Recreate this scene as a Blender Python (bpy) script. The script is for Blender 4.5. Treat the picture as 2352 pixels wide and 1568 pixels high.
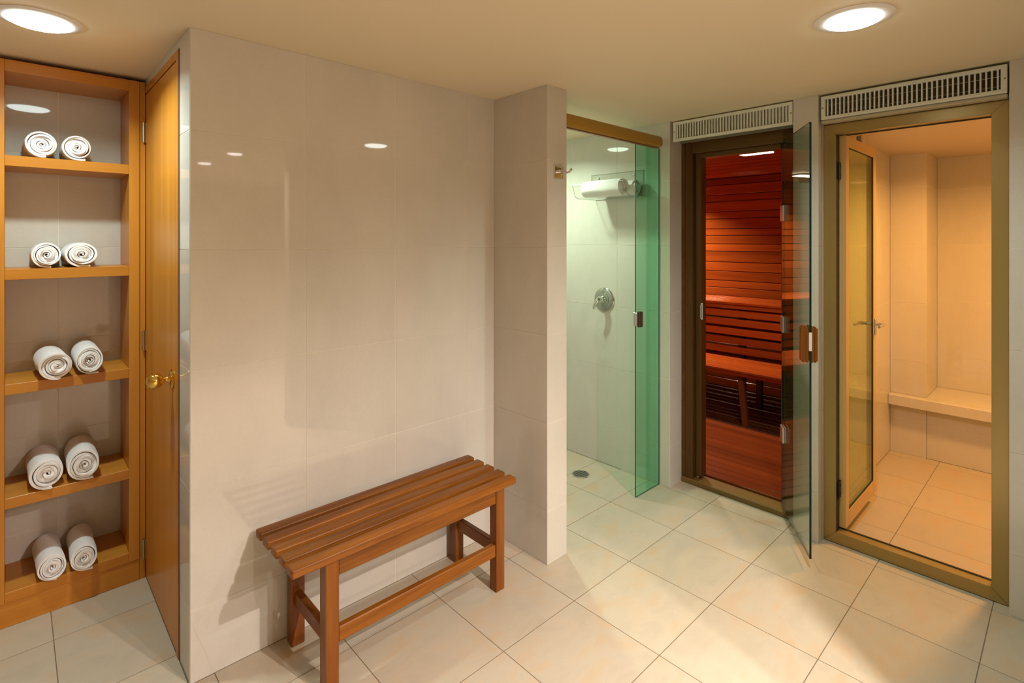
import bpy, bmesh, math, random
from mathutils import Vector, Matrix
random.seed(7)
for o in list(bpy.data.objects):
    bpy.data.objects.remove(o)
SC = bpy.context.scene
COL = SC.collection
CAM_H = 1.505
CEIL = 2.229

# ------------------------------------------------------------------ camera
cam = bpy.data.cameras.new('camera')
camo = bpy.data.objects.new('camera', cam)
COL.objects.link(camo)
camo.location = (0, 0, CAM_H)
camo.rotation_euler = (math.pi / 2, 0, math.radians(46.742 - 90))
cam.sensor_width = 36
cam.lens = 18.664
cam.shift_y = -0.09844
cam.clip_start = 0.02
SC.camera = camo

# ------------------------------------------------------------------ world, exposure
w = bpy.data.worlds.new('world')
SC.world = w
w.use_nodes = True
w.node_tree.nodes['Background'].inputs[0].default_value = (1, 0.9, 0.75, 1)
w.node_tree.nodes['Background'].inputs[1].default_value = 0.0
SC.view_settings.view_transform = 'Standard'
SC.view_settings.look = 'None'
SC.view_settings.gamma = 1
SC.view_settings.use_curve_mapping = False
SC.view_settings.exposure = -0.18

# light strengths (used by the lamps' builders further down)
LAMP_L = ((0.84, 1.0, 0.97), 12.5)      # watts of the round downlights
LAMP_R = ((0.90, 1.0, 0.96), 11)
LAMP_REAR = ((1.0, 0.875, 0.81), 51)
LAMP_SHOWER = ((0.78, 1.0, 0.78), 13.5)
STEAM_COL, STEAM_W = (1.0, 0.47, 0.12), 34
SAUNA_COL, SAUNA_W = (1.0, 0.78, 0.52), 14


# ------------------------------------------------------------------ materials
def new_mat(name):
    m = bpy.data.materials.new(name)
    m.use_nodes = True
    nt = m.node_tree
    return m, nt, nt.nodes['Principled BSDF']


def plain(name, col, rough=0.5, metal=0.0, spec=0.5, emit=None, strength=0):
    m, nt, b = new_mat(name)
    b.inputs['Base Color'].default_value = (*col, 1)
    b.inputs['Roughness'].default_value = rough
    b.inputs['Metallic'].default_value = metal
    b.inputs['Specular IOR Level'].default_value = spec
    if emit:
        b.inputs['Emission Color'].default_value = (*emit, 1)
        b.inputs['Emission Strength'].default_value = strength
    return m


def pos_map(nt, scale):
    g = nt.nodes.new('ShaderNodeNewGeometry')
    mp = nt.nodes.new('ShaderNodeMapping')
    mp.inputs['Scale'].default_value = scale
    nt.links.new(g.outputs['Position'], mp.inputs['Vector'])
    return mp


def noise(nt, vec, scale, detail=4, rough=0.55, dist=0):
    n = nt.nodes.new('ShaderNodeTexNoise')
    n.inputs['Scale'].default_value = scale
    n.inputs['Detail'].default_value = detail
    n.inputs['Roughness'].default_value = rough
    n.inputs['Distortion'].default_value = dist
    nt.links.new(vec.outputs[0], n.inputs['Vector'])
    return n


def ramp(nt, fac, stops):
    r = nt.nodes.new('ShaderNodeValToRGB')
    e = r.color_ramp.elements
    while len(e) < len(stops):
        e.new(0.5)
    for el, (p, c) in zip(e, stops):
        el.position = p
        el.color = (*c, 1)
    nt.links.new(fac, r.inputs['Fac'])
    return r


def vary(nt, col_out, amount):
    """multiply colour by a per-object random value 1-amount .. 1+amount"""
    oi = nt.nodes.new('ShaderNodeObjectInfo')
    mr = nt.nodes.new('ShaderNodeMapRange')
    mr.inputs['To Min'].default_value = 1 - amount
    mr.inputs['To Max'].default_value = 1 + amount
    nt.links.new(oi.outputs['Random'], mr.inputs['Value'])
    hs = nt.nodes.new('ShaderNodeHueSaturation')
    nt.links.new(mr.outputs[0], hs.inputs['Value'])
    nt.links.new(col_out, hs.inputs['Color'])
    return hs.outputs[0]


def bump(nt, b, height, strength, dist=0.002):
    bp = nt.nodes.new('ShaderNodeBump')
    bp.inputs['Strength'].default_value = strength
    bp.inputs['Distance'].default_value = dist
    nt.links.new(height, bp.inputs['Height'])
    nt.links.new(bp.outputs[0], b.inputs['Normal'])


def tile_mat(name, c1, c2, rough, var=0.012):
    m, nt, b = new_mat(name)
    n1 = noise(nt, pos_map(nt, (1, 1, 0.6)), 3.0, 5, 0.6)
    n2 = noise(nt, pos_map(nt, (1, 1, 1)), 90, 3, 0.7)
    mx = nt.nodes.new('ShaderNodeMath')
    mx.operation = 'MULTIPLY_ADD'
    mx.inputs[1].default_value = 0.4
    nt.links.new(n2.outputs[0], mx.inputs[0])
    nt.links.new(n1.outputs[0], mx.inputs[2])
    r = ramp(nt, mx.outputs[0], [(0.45, c1), (0.95, c2)])
    nt.links.new(vary(nt, r.outputs[0], var), b.inputs['Base Color'])
    b.inputs['Roughness'].default_value = rough
    return m


def wood_mat(name, dark, light, scale, rough=0.35, var=0.1, axis=0, fine=1.0, coat=0.0):
    """grain stretched along a world axis"""
    m, nt, b = new_mat(name)
    s = [scale] * 3
    s[axis] = scale * 0.045
    mp = pos_map(nt, tuple(s))
    oi = nt.nodes.new('ShaderNodeObjectInfo')
    ad = nt.nodes.new('ShaderNodeVectorMath')
    ad.operation = 'ADD'
    cb = nt.nodes.new('ShaderNodeCombineXYZ')
    mu = nt.nodes.new('ShaderNodeMath')
    mu.operation = 'MULTIPLY'
    mu.inputs[1].default_value = 37.0
    nt.links.new(oi.outputs['Random'], mu.inputs[0])
    for k in range(3):
        nt.links.new(mu.outputs[0], cb.inputs[k])
    nt.links.new(mp.outputs[0], ad.inputs[0])
    nt.links.new(cb.outputs[0], ad.inputs[1])
    n1 = noise(nt, ad, 1.0, 6, 0.62, 0.6)
    n2 = noise(nt, ad, 9.0, 3, 0.7)
    mx = nt.nodes.new('ShaderNodeMath')
    mx.operation = 'MULTIPLY_ADD'
    mx.inputs[1].default_value = 0.35 * fine
    nt.links.new(n2.outputs[0], mx.inputs[0])
    nt.links.new(n1.outputs[0], mx.inputs[2])
    r = ramp(nt, mx.outputs[0], [(0.42, dark), (0.86, light)])
    nt.links.new(vary(nt, r.outputs[0], var), b.inputs['Base Color'])
    b.inputs['Roughness'].default_value = rough
    b.inputs['Coat Weight'].default_value = coat
    b.inputs['Specular IOR Level'].default_value = 0.32
    b.inputs['Coat Roughness'].default_value = 0.12
    bump(nt, b, n2.outputs[0], 0.12, 0.001)
    return m


def glass_mat(name, tint, rough=0.0, ior=1.5):
    m = bpy.data.materials.new(name)
    m.use_nodes = True
    nt = m.node_tree
    nt.nodes.remove(nt.nodes['Principled BSDF'])
    t = nt.nodes.new('ShaderNodeBsdfTransparent')
    t.inputs[0].default_value = (*tint, 1)
    g = nt.nodes.new('ShaderNodeBsdfGlossy')
    g.inputs['Roughness'].default_value = rough
    f = nt.nodes.new('ShaderNodeFresnel')
    # the same reflectance from both sides of the slab
    ge = nt.nodes.new('ShaderNodeNewGeometry')
    mr = nt.nodes.new('ShaderNodeMapRange')
    mr.inputs['To Min'].default_value = ior
    mr.inputs['To Max'].default_value = 1 / ior
    nt.links.new(ge.outputs['Backfacing'], mr.inputs['Value'])
    nt.links.new(mr.outputs[0], f.inputs[0])
    mx = nt.nodes.new('ShaderNodeMixShader')
    nt.links.new(f.outputs[0], mx.inputs[0])
    nt.links.new(t.outputs[0], mx.inputs[1])
    nt.links.new(g.outputs[0], mx.inputs[2])
    nt.links.new(mx.outputs[0], nt.nodes['Material Output'].inputs[0])
    return m


def emit_mat(name, col, strength):
    m = bpy.data.materials.new(name)
    m.use_nodes = True
    nt = m.node_tree
    nt.nodes.remove(nt.nodes['Principled BSDF'])
    e = nt.nodes.new('ShaderNodeEmission')
    e.inputs[0].default_value = (*col, 1)
    e.inputs[1].default_value = strength
    nt.links.new(e.outputs[0], nt.nodes['Material Output'].inputs[0])
    return m


M = {}
M['tile'] = tile_mat('polished_beige_wall_tile', (0.57, 0.54, 0.475), (0.655, 0.62, 0.55), 0.028)
M['grout'] = plain('pale_wall_grout', (0.80, 0.74, 0.62), 0.7)
M['grout_floor'] = plain('brown_floor_grout', (0.17, 0.13, 0.08), 0.8)
M['ceiling'] = plain('cream_ceiling_paint', (0.74, 0.64, 0.46), 0.75, spec=0.25)
M['dark_void'] = plain('dark_duct', (0.03, 0.035, 0.03), 0.8)
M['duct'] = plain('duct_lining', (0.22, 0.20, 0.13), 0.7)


def floor_mat():
    m, nt, b = new_mat('mottled_cream_floor_tile')
    oi = nt.nodes.new('ShaderNodeObjectInfo')
    mp = pos_map(nt, (1, 1.9, 1))
    cb = nt.nodes.new('ShaderNodeCombineXYZ')
    mu = nt.nodes.new('ShaderNodeMath')
    mu.operation = 'MULTIPLY'
    mu.inputs[1].default_value = 23.0
    nt.links.new(oi.outputs['Random'], mu.inputs[0])
    for k in range(3):
        nt.links.new(mu.outputs[0], cb.inputs[k])
    ad = nt.nodes.new('ShaderNodeVectorMath')
    ad.operation = 'ADD'
    nt.links.new(mp.outputs[0], ad.inputs[0])
    nt.links.new(cb.outputs[0], ad.inputs[1])
    n1 = noise(nt, ad, 5.0, 8, 0.62, 0.7)
    n2 = noise(nt, ad, 22, 5, 0.6, 2.0)
    r = ramp(nt, n1.outputs[0], [(0.34, (0.46, 0.40, 0.305)), (0.50, (0.495, 0.432, 0.332)), (0.66, (0.51, 0.395, 0.268))])
    r2 = ramp(nt, n2.outputs[0], [(0.60, (0, 0, 0)), (0.72, (1, 1, 1))])
    mx = nt.nodes.new('ShaderNodeMix')
    mx.data_type = 'RGBA'
    mx.inputs['B'].default_value = (0.54, 0.49, 0.40, 1)
    sc = nt.nodes.new('ShaderNodeMath')
    sc.operation = 'MULTIPLY'
    sc.inputs[1].default_value = 0.45
    nt.links.new(r2.outputs[0], sc.inputs[0])
    nt.links.new(sc.outputs[0], mx.inputs['Factor'])
    nt.links.new(r.outputs[0], mx.inputs['A'])
    nt.links.new(vary(nt, mx.outputs['Result'], 0.035), b.inputs['Base Color'])
    b.inputs['Roughness'].default_value = 0.38
    bump(nt, b, n2.outputs[0], 0.12, 0.002)
    return m


M['floor'] = floor_mat()
M['beech_x'] = wood_mat('beech_veneer_across', (0.47, 0.175, 0.018), (0.58, 0.25, 0.035), 14, 0.32, 0.03, 0, 0.6)
M['beech_z'] = wood_mat('beech_veneer_upright', (0.47, 0.175, 0.018), (0.58, 0.25, 0.035), 14, 0.32, 0.03, 2, 0.6)
M['beech_edge'] = wood_mat('dark_beech_edge', (0.19, 0.07, 0.015), (0.28, 0.11, 0.03), 14, 0.4, 0.03, 2, 0.6)
M['teak_x'] = wood_mat('teak_along_seat', (0.10, 0.028, 0.002), (0.29, 0.098, 0.008), 30, 0.40, 0.16, 0, 1.0)
M['teak_y'] = wood_mat('teak_across_seat', (0.13, 0.034, 0.0025), (0.25, 0.080, 0.007), 26, 0.34, 0.10, 1, 1.0)
M['teak_z'] = wood_mat('teak_upright', (0.13, 0.034, 0.0025), (0.25, 0.080, 0.007), 26, 0.32, 0.08, 2, 1.0)
M['cedar'] = wood_mat('varnished_red_cedar', (0.26, 0.048, 0.007), (0.48, 0.105, 0.016), 9, 0.25, 0.34, 1, 0.6, 0.35)
M['cedar_seat'] = wood_mat('varnished_cedar_slats', (0.32, 0.05, 0.008), (0.48, 0.095, 0.016), 9, 0.22, 0.12, 1, 0.6, 0.5)
M['cedar_floor'] = wood_mat('deep_red_cedar_floor', (0.15, 0.026, 0.004), (0.22, 0.046, 0.008), 9, 0.3, 0.16, 1, 0.6, 0.3)  # darker tone of the seat cedar for the front floor boards
M['cedar_shade'] = wood_mat('cedar_darkened_as_shade', (0.035, 0.009, 0.002), (0.06, 0.015, 0.004), 9, 0.35, 0.12, 1, 0.6, 0.1)  # plank backing and under-bench wood, darkened to carry the shade there
M['cedar_post'] = wood_mat('cedar_post', (0.09, 0.022, 0.006), (0.14, 0.036, 0.01), 9, 0.4, 0.05, 2, 0.6)
M['jamb'] = wood_mat('brown_stained_jamb', (0.065, 0.030, 0.006), (0.115, 0.055, 0.012), 16, 0.28, 0.06, 2, 0.8)
M['jamb_y'] = wood_mat('brown_stained_rail', (0.08, 0.038, 0.008), (0.135, 0.068, 0.016), 16, 0.30, 0.06, 1, 0.8)
M['sill'] = wood_mat('worn_sill_wood', (0.15, 0.085, 0.02), (0.24, 0.14, 0.04), 16, 0.42, 0.05, 1, 0.8)
M['rail_wood'] = wood_mat('tan_rail', (0.38, 0.215, 0.032), (0.43, 0.25, 0.045), 12, 0.45, 0.02, 0, 0.4)
M['alu'] = plain('bronze_gold_aluminium', (0.36, 0.255, 0.085), 0.28, 0.35)
M['alu_leaf'] = plain('champagne_aluminium', (0.66, 0.45, 0.18), 0.32, 0.2)
M['black_metal'] = plain('black_hinge', (0.012, 0.014, 0.014), 0.4, 0.5)
M['gasket'] = plain('dark_gasket', (0.03, 0.025, 0.01), 0.6)
M['white_metal'] = plain('white_enamel_vent', (0.72, 0.73, 0.64), 0.45)
M['trim_white'] = plain('white_lamp_trim', (0.75, 0.74, 0.72), 0.4)
M['chrome'] = plain('chrome', (0.78, 0.78, 0.76), 0.09, 1.0)
M['chrome_plate'] = plain('satin_chrome_plate', (0.52, 0.53, 0.50), 0.14, 1.0)
M['steel'] = plain('brushed_steel', (0.62, 0.60, 0.58), 0.28, 0.9)
M['brass'] = plain('polished_brass', (0.80, 0.55, 0.14), 0.10, 1.0)
M['hinge_brass'] = plain('dull_brass_hinge', (0.42, 0.33, 0.18), 0.35, 0.9)
M['grate'] = plain('dull_drain_metal', (0.30, 0.31, 0.29), 0.35, 0.85)
M['hole'] = plain('drain_void', (0.01, 0.012, 0.012), 0.7)
M['glass_green'] = glass_mat('green_tinted_glass', (0.70, 0.94, 0.83))
M['glass_pale'] = glass_mat('pale_green_glass', (0.84, 0.95, 0.88))
M['glass_grey'] = glass_mat('grey_green_glass', (0.80, 0.88, 0.82))
M['glass_steam'] = glass_mat('olive_tinted_glass', (0.80, 0.88, 0.66), 0.03)
M['acrylic'] = glass_mat('clear_acrylic', (0.985, 0.99, 0.98))
M['acrylic_edge'] = plain('acrylic_edge', (0.62, 0.74, 0.66), 0.2)
M['edge_green'] = plain('green_glass_edge', (0.02, 0.13, 0.07), 0.15)
M['edge_dark'] = plain('dark_glass_edge', (0.004, 0.02, 0.017), 0.15)
M['handle_brown'] = plain('brown_plastic', (0.07, 0.035, 0.02), 0.45)
M['sealant'] = plain('aged_sealant', (0.48, 0.42, 0.29), 0.6)


def towel_mat():
    m, nt, b = new_mat('white_terry_cotton')
    n = noise(nt, pos_map(nt, (1, 1, 1)), 420, 3, 0.7)
    n2 = noise(nt, pos_map(nt, (0.15, 1, 0.15)), 130, 2, 0.6)
    ad = nt.nodes.new('ShaderNodeMath')
    ad.operation = 'ADD'
    nt.links.new(n.outputs[0], ad.inputs[0])
    nt.links.new(n2.outputs[0], ad.inputs[1])
    b.inputs['Base Color'].default_value = (0.86, 0.84, 0.83, 1)
    b.inputs['Roughness'].default_value = 0.95
    b.inputs['Specular IOR Level'].default_value = 0.1
    b.inputs['Sheen Weight'].default_value = 0.3
    bump(nt, b, ad.outputs[0], 0.5, 0.002)
    return m


M['towel'] = towel_mat()


# ------------------------------------------------------------------ geometry helpers
WORLD = {}        # empties' world positions


def base(name, loc, label=None, cat=None, group=None, kind=None):
    o = bpy.data.objects.new(name, None)
    o.empty_display_size = 0.05
    COL.objects.link(o)
    o.location = loc
    WORLD[o] = Vector(loc)
    tag(o, label, cat, group, kind)
    return o


def tag(o, label=None, cat=None, group=None, kind=None):
    if label:
        o['label'] = label
    if cat:
        o['category'] = cat
    if group:
        o['group'] = group
    if kind:
        o['kind'] = kind
    return o


def add(name, bm, mats, parent=None, smooth=False, origin=None):
    """bm is in world coordinates; the object's origin becomes its centre (or `origin`)"""
    if origin is None:
        vs = [v.co for v in bm.verts]
        lo = Vector((min(v[i] for v in vs) for i in range(3)))
        hi = Vector((max(v[i] for v in vs) for i in range(3)))
        origin = (lo + hi) / 2
        origin.z = lo.z
    origin = Vector(origin)
    bmesh.ops.translate(bm, verts=bm.verts, vec=-origin)
    me = bpy.data.meshes.new(name)
    bm.to_mesh(me)
    bm.free()
    for m in (mats if isinstance(mats, (list, tuple)) else [mats]):
        me.materials.append(m)
    if smooth:
        for p in me.polygons:
            p.use_smooth = True
        try:
            me.set_sharp_from_angle(angle=math.radians(40))
        except Exception:
            pass
    o = bpy.data.objects.new(name, me)
    COL.objects.link(o)
    if parent is not None:
        o.parent = parent
        o.location = origin - WORLD[parent]
    else:
        o.location = origin
    WORLD[o] = origin
    return o


def box(bm, x0, x1, y0, y1, z0, z1, bev=0.0, seg=1, mi=0):
    if x0 > x1: x0, x1 = x1, x0
    if y0 > y1: y0, y1 = y1, y0
    if z0 > z1: z0, z1 = z1, z0
    r = bmesh.ops.create_cube(bm, size=1)
    vs = r['verts']
    for v in vs:
        v.co = Vector((x0 if v.co.x < 0 else x1, y0 if v.co.y < 0 else y1, z0 if v.co.z < 0 else z1))
    fs = set(f for v in vs for f in v.link_faces)
    for f in fs:
        f.material_index = mi
    if bev > 0:
        es = list(set(e for v in vs for e in v.link_edges))
        bmesh.ops.bevel(bm, geom=es, offset=bev, segments=seg, affect='EDGES', profile=0.5)
    return bm


def B(x0, x1, y0, y1, z0, z1, bev=0.0, seg=1):
    return box(bmesh.new(), x0, x1, y0, y1, z0, z1, bev, seg)


def lathe(prof, axis='z', centre=(0, 0, 0), n=32, bm=None, mi=0, cap=True):
    """prof: list of (radius, height); axis gives the direction of height"""
    bm = bm or bmesh.new()
    rings = []
    for r, h in prof:
        ring = []
        for k in range(n):
            a = 2 * math.pi * k / n
            p = (r * math.cos(a), r * math.sin(a), h)
            ring.append(p)
        rings.append(ring)

    def conv(p):
        x, y, z = p
        if axis == 'z': q = (x, y, z)
        elif axis == 'x': q = (z, x, y)
        elif axis == '-x': q = (-z, y, x)
        elif axis == '-y': q = (x, -z, y)
        elif axis == 'y': q = (y, z, x)
        else: q = (x, y, -z) if axis == '-z' else (x, y, z)
        return Vector(q) + Vector(centre)
    vr = [[bm.verts.new(conv(p)) for p in ring] for ring in rings]
    for a, b in zip(vr, vr[1:]):
        for k in range(n):
            f = bm.faces.new((a[k], a[(k + 1) % n], b[(k + 1) % n], b[k]))
            f.material_index = mi
    for ring in (vr[0], vr[-1]):
        if cap and prof[0 if ring is vr[0] else -1][0] > 1e-5:
            f = bm.faces.new(ring)
            f.material_index = mi
    bmesh.ops.remove_doubles(bm, verts=bm.verts, dist=1e-6)
    bmesh.ops.recalc_face_normals(bm, faces=bm.faces)
    return bm


def tube(pts, rad, n=10, bm=None):
    """swept round tube; rad number or list"""
    bm = bm or bmesh.new()
    P = [Vector(p) for p in pts]
    R = rad if isinstance(rad, (list, tuple)) else [rad] * len(P)
    rings = []
    up = Vector((0.13, 0.2, 1)).normalized()
    for i, p in enumerate(P):
        d = (P[min(i + 1, len(P) - 1)] - P[max(i - 1, 0)]).normalized()
        a = d.cross(up)
        if a.length < 1e-3:
            a = d.cross(Vector((1, 0, 0)))
        a.normalize()
        b = d.cross(a)
        rings.append([bm.verts.new(p + (a * math.cos(2 * math.pi * k / n) + b * math.sin(2 * math.pi * k / n)) * R[i]) for k in range(n)])
    for A, C in zip(rings, rings[1:]):
        for k in range(n):
            bm.faces.new((A[k], A[(k + 1) % n], C[(k + 1) % n], C[k]))
    bm.faces.new(rings[0])
    bm.faces.new(rings[-1])
    bmesh.ops.recalc_face_normals(bm, faces=bm.faces)
    return bm


def pane(name, corners, thick, mats, parent):
    """glass slab between a quad's corners; faces[0] glass, edges use second material"""
    c = [Vector(p) for p in corners]
    n = (c[1] - c[0]).cross(c[3] - c[0]).normalized() * thick / 2
    bm = bmesh.new()
    a = [bm.verts.new(p + n) for p in c]
    b = [bm.verts.new(p - n) for p in c]
    bm.faces.new(a).material_index = 0
    bm.faces.new(b[::-1]).material_index = 0
    for k in range(4):
        f = bm.faces.new((a[k], b[k], b[(k + 1) % 4], a[(k + 1) % 4]))
        f.material_index = 1
    bmesh.ops.recalc_face_normals(bm, faces=bm.faces)
    return add(name, bm, mats, parent)


# ------------------------------------------------------------------ tiles
TILE_CACHE = {}
T_DEPTH = 0.0014


def tile_mesh(w_, h_, mat, chamf=0.0006):
    key = (round(w_, 4), round(h_, 4), mat.name)
    if key in TILE_CACHE:
        return TILE_CACHE[key]
    bm = bmesh.new()
    c = min(chamf, w_ / 3, h_ / 3)
    lo = [(0, 0, -T_DEPTH), (w_, 0, -T_DEPTH), (w_, h_, -T_DEPTH), (0, h_, -T_DEPTH)]
    mi = [(x, y, -c) for x, y, _ in lo]
    hi = [(c, c, 0), (w_ - c, c, 0), (w_ - c, h_ - c, 0), (c, h_ - c, 0)]
    R = [[bm.verts.new(p) for p in ring] for ring in (lo, mi, hi)]
    for a, b in zip(R, R[1:]):
        for k in range(4):
            bm.faces.new((a[k], a[(k + 1) % 4], b[(k + 1) % 4], b[k]))
    bm.faces.new(R[2])
    bm.faces.new(R[0][::-1])
    me = bpy.data.meshes.new('tile')
    bm.to_mesh(me)
    bm.free()
    me.materials.append(mat)
    TILE_CACHE[key] = me
    return me


def cells(lo, hi, joints):
    c = [lo] + sorted(j for j in joints if lo + 0.004 < j < hi - 0.004) + [hi]
    return list(zip(c, c[1:]))


def tile_face(parent, axis, val, sign, rects, uj, vj, mat, name='wall_tile', gap=0.0021):
    """tiles on a plane. axis 'x': u=y, v=z;  'y': u=x, v=z;  'z': u=x, v=y"""
    for (u0, u1, v0, v1) in rects:
        for a, b in cells(u0, u1, uj):
            for c, d in cells(v0, v1, vj):
                w_, h_ = b - a - gap, d - c - gap
                if w_ < 0.003 or h_ < 0.003:
                    continue
                me = tile_mesh(w_, h_, mat)
                o = bpy.data.objects.new(name, me)
                COL.objects.link(o)
                g = gap / 2
                if axis == 'z':
                    mtx = Matrix.Translation((a + g, c + g, val))
                elif axis == 'y':
                    # normal sign*Y
                    if sign < 0:
                        R = Matrix(((1, 0, 0), (0, 0, -1), (0, 1, 0)))
                        t = (a + g, val, c + g)
                    else:
                        R = Matrix(((-1, 0, 0), (0, 0, 1), (0, 1, 0)))
                        t = (b - g, val, c + g)
                    mtx = Matrix.Translation(t) @ R.to_4x4()
                else:
                    if sign < 0:
                        R = Matrix(((0, 0, -1), (-1, 0, 0), (0, 1, 0)))
                        t = (val, b - g, c + g)
                    else:
                        R = Matrix(((0, 0, 1), (1, 0, 0), (0, 1, 0)))
                        t = (val, a + g, c + g)
                    mtx = Matrix.Translation(t) @ R.to_4x4()
                o.parent = parent
                o.matrix_local = Matrix.Translation(-WORLD[parent]) @ mtx


VJ = [0.247, 0.656, 1.065, 1.474, 1.882]              # heights of the wall joints
FX = [2.1097 + 0.3993 * k for k in range(-14, 9)]
FY = [1.4383 + 0.4008 * k for k in range(-12, 6)]


def slabs(name, boxes, mat, label, cat='wall', kind='structure'):
    bm = bmesh.new()
    for b_ in boxes:
        box(bm, *b_)
    o = add(name, bm, mat)
    return tag(o, label, cat, None, kind)


def multi(boxes, bev=0.0):
    bm = bmesh.new()
    for b_ in boxes:
        box(bm, *b_, bev)
    return bm


D = T_DEPTH
XW = 2.917           # face of the long wall with the two doors
# ------------------------------------------------------------------ floor
fl = slabs('floor', [(-2.4, 5.2, -3.4, 3.2, -0.12, -D + 0.001)], M['grout_floor'], 'cream stone tiled floor running through room, shower and steam room', 'floor')
tile_face(fl, 'z', 0, 1, [(-1.2, XW + 0.14, -1.2, 2.0575), (-1.2, 0.436, 2.056, 3.1)], FX, FY, M['floor'], 'floor_tile', 0.0026)
tile_face(fl, 'z', 0, 1, [(1.944, XW, 2.056, 2.94)], FX, FY, M['floor'], 'floor_tile', 0.0026)
tile_face(fl, 'z', 0, 1, [(3.057, 4.599, -0.45, 0.917)], FX, FY, M['floor'], 'floor_tile', 0.0026)
rest = B(-2.4, -1.2, -3.4, 3.1, -D, -0.0002)
box(rest, -1.2, XW, -3.4, -1.2, -D, -0.0002)
add('floor_tile', rest, M['floor'], fl)

# ------------------------------------------------------------------ ceiling
slabs('ceiling', [(-2.4, 3.06, -3.4, 3.2, CEIL, CEIL + 0.1)], M['ceiling'], 'plain cream painted ceiling over the changing room and shower', 'ceiling')

# ------------------------------------------------------------------ walls
wb = slabs('wall_bench', [(0.437 + D, 1.812, 2.057 + D, 2.157, 0, CEIL)], M['grout'], 'wide polished beige tiled wall behind the wooden bench')
tile_face(wb, 'y', 2.057, -1, [(0.4375, 1.806, 0, CEIL)], [0.834, 1.232, 1.628], VJ, M['tile'])

wc = slabs('wall_closet', [(0.437 + D, 0.537, 2.157, 2.215, 0, CEIL), (0.437 + D, 0.537, 2.215, 2.99, 2.195, CEIL), (0.437 + D, 0.537, 2.99, 3.107, 0, CEIL), (0.437 + D, 0.443 + D, 2.0585, 2.157, 0, CEIL)],
           M['grout'], 'narrow polished tile return around the tall wooden closet door')
tile_face(wc, 'x', 0.437, -1, [(2.0575 + D, 2.215, 0, CEIL), (2.215, 2.99, 2.195, CEIL), (2.99, 3.107, 0, CEIL)], [2.6], VJ, M['tile'])

wa = slabs('wall_alcove', [(-2.4, 0.6, 3.107 + D, 3.2, 0, CEIL)], M['grout'], 'grey beige tiled wall seen behind the towel shelves')
tile_face(wa, 'y', 3.107, -1, [(-1.2, 0.437, 0, CEIL)], [-1.05, -0.65, -0.25, 0.149], VJ, M['tile'])

wp = slabs('wall_pillar', [(1.806 + D, 1.943 - D, 1.680 + D, 2.95, 0, CEIL)], M['grout'], 'projecting tiled wall end between the bench and the shower, with a hook')
tile_face(wp, 'x', 1.806, -1, [(1.680, 2.057, 0, CEIL)], [], VJ, M['tile'])
tile_face(wp, 'y', 1.680, -1, [(1.806 + D, 1.943 - D, 0, CEIL)], [], VJ, M['tile'])
tile_face(wp, 'x', 1.943, 1, [(1.680, 2.95, 0, CEIL)], [2.08, 2.48], VJ, M['tile'])

ws = slabs('wall_shower', [(1.943, XW, 2.95 + D, 3.05, 0, CEIL)], M['grout'], 'tiled end wall inside the shower')
tile_face(ws, 'y', 2.95, -1, [(1.943, XW, 0, CEIL)], [2.34], VJ, M['tile'])

ZV = 2.104          # underside of the two vents
wk = slabs('wall_back', [(XW + D, 3.12, 1.697 + D, 3.05, 0, CEIL), (XW + D, 3.12, 0.878 + D, 0.996 - D, 0, CEIL), (XW + D, 3.05, -0.6, 0.185 - D, 0, CEIL),
                         (XW, 3.05, -3.4, -0.6, 0, CEIL)],
           M['grout'], 'long tiled wall holding the shower valve, sauna opening and steam room door')
tile_face(wk, 'x', XW, -1, [(1.697, 2.95, 0, CEIL), (0.878, 0.996, 0, CEIL), (-0.6, 0.185, 0, CEIL)], [2.083, 2.483, -0.21], VJ, M['tile'])
tile_face(wk, 'y', 1.697, -1, [(XW + D, 3.06, 0, CEIL)], [], VJ, M['tile'])
tile_face(wk, 'y', 0.996, 1, [(XW + D, 3.06, 0, CEIL)], [], VJ, M['tile'])
tile_face(wk, 'y', 0.878, -1, [(XW + D, 2.98, 0, ZV)], [], VJ, M['tile'])
tile_face(wk, 'y', 0.185, 1, [(XW + D, 2.98, 0, ZV)], [], VJ, M['tile'])
# duct spaces behind the vents
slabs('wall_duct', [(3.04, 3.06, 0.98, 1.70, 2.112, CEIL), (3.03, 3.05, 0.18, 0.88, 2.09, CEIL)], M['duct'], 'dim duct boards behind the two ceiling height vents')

M['partition'] = plain('brown_plaster', (0.24, 0.19, 0.14), 0.7)
slabs('wall_shading_partition', [(1.63, XW - 0.001, -0.35, -0.25, 0, CEIL)], M['partition'], 'plain partition added outside the picture to shade the floor, right of the steam room')  # unseen partition added to keep the rear spots off the right floor

# closed-off rest of the room behind the camera
M['plaster'] = plain('warm_plaster', (0.50, 0.40, 0.29), 0.6)
slabs('wall_far_left', [(-2.4, -2.3, -3.4, 3.2, 0, CEIL)], M['plaster'], 'plain wall closing the far end of the changing room')
slabs('wall_rear', [(-2.3, 3.0, -3.4, -3.3, 0, CEIL)], M['plaster'], 'plain wall closing the room behind the viewer')

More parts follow.
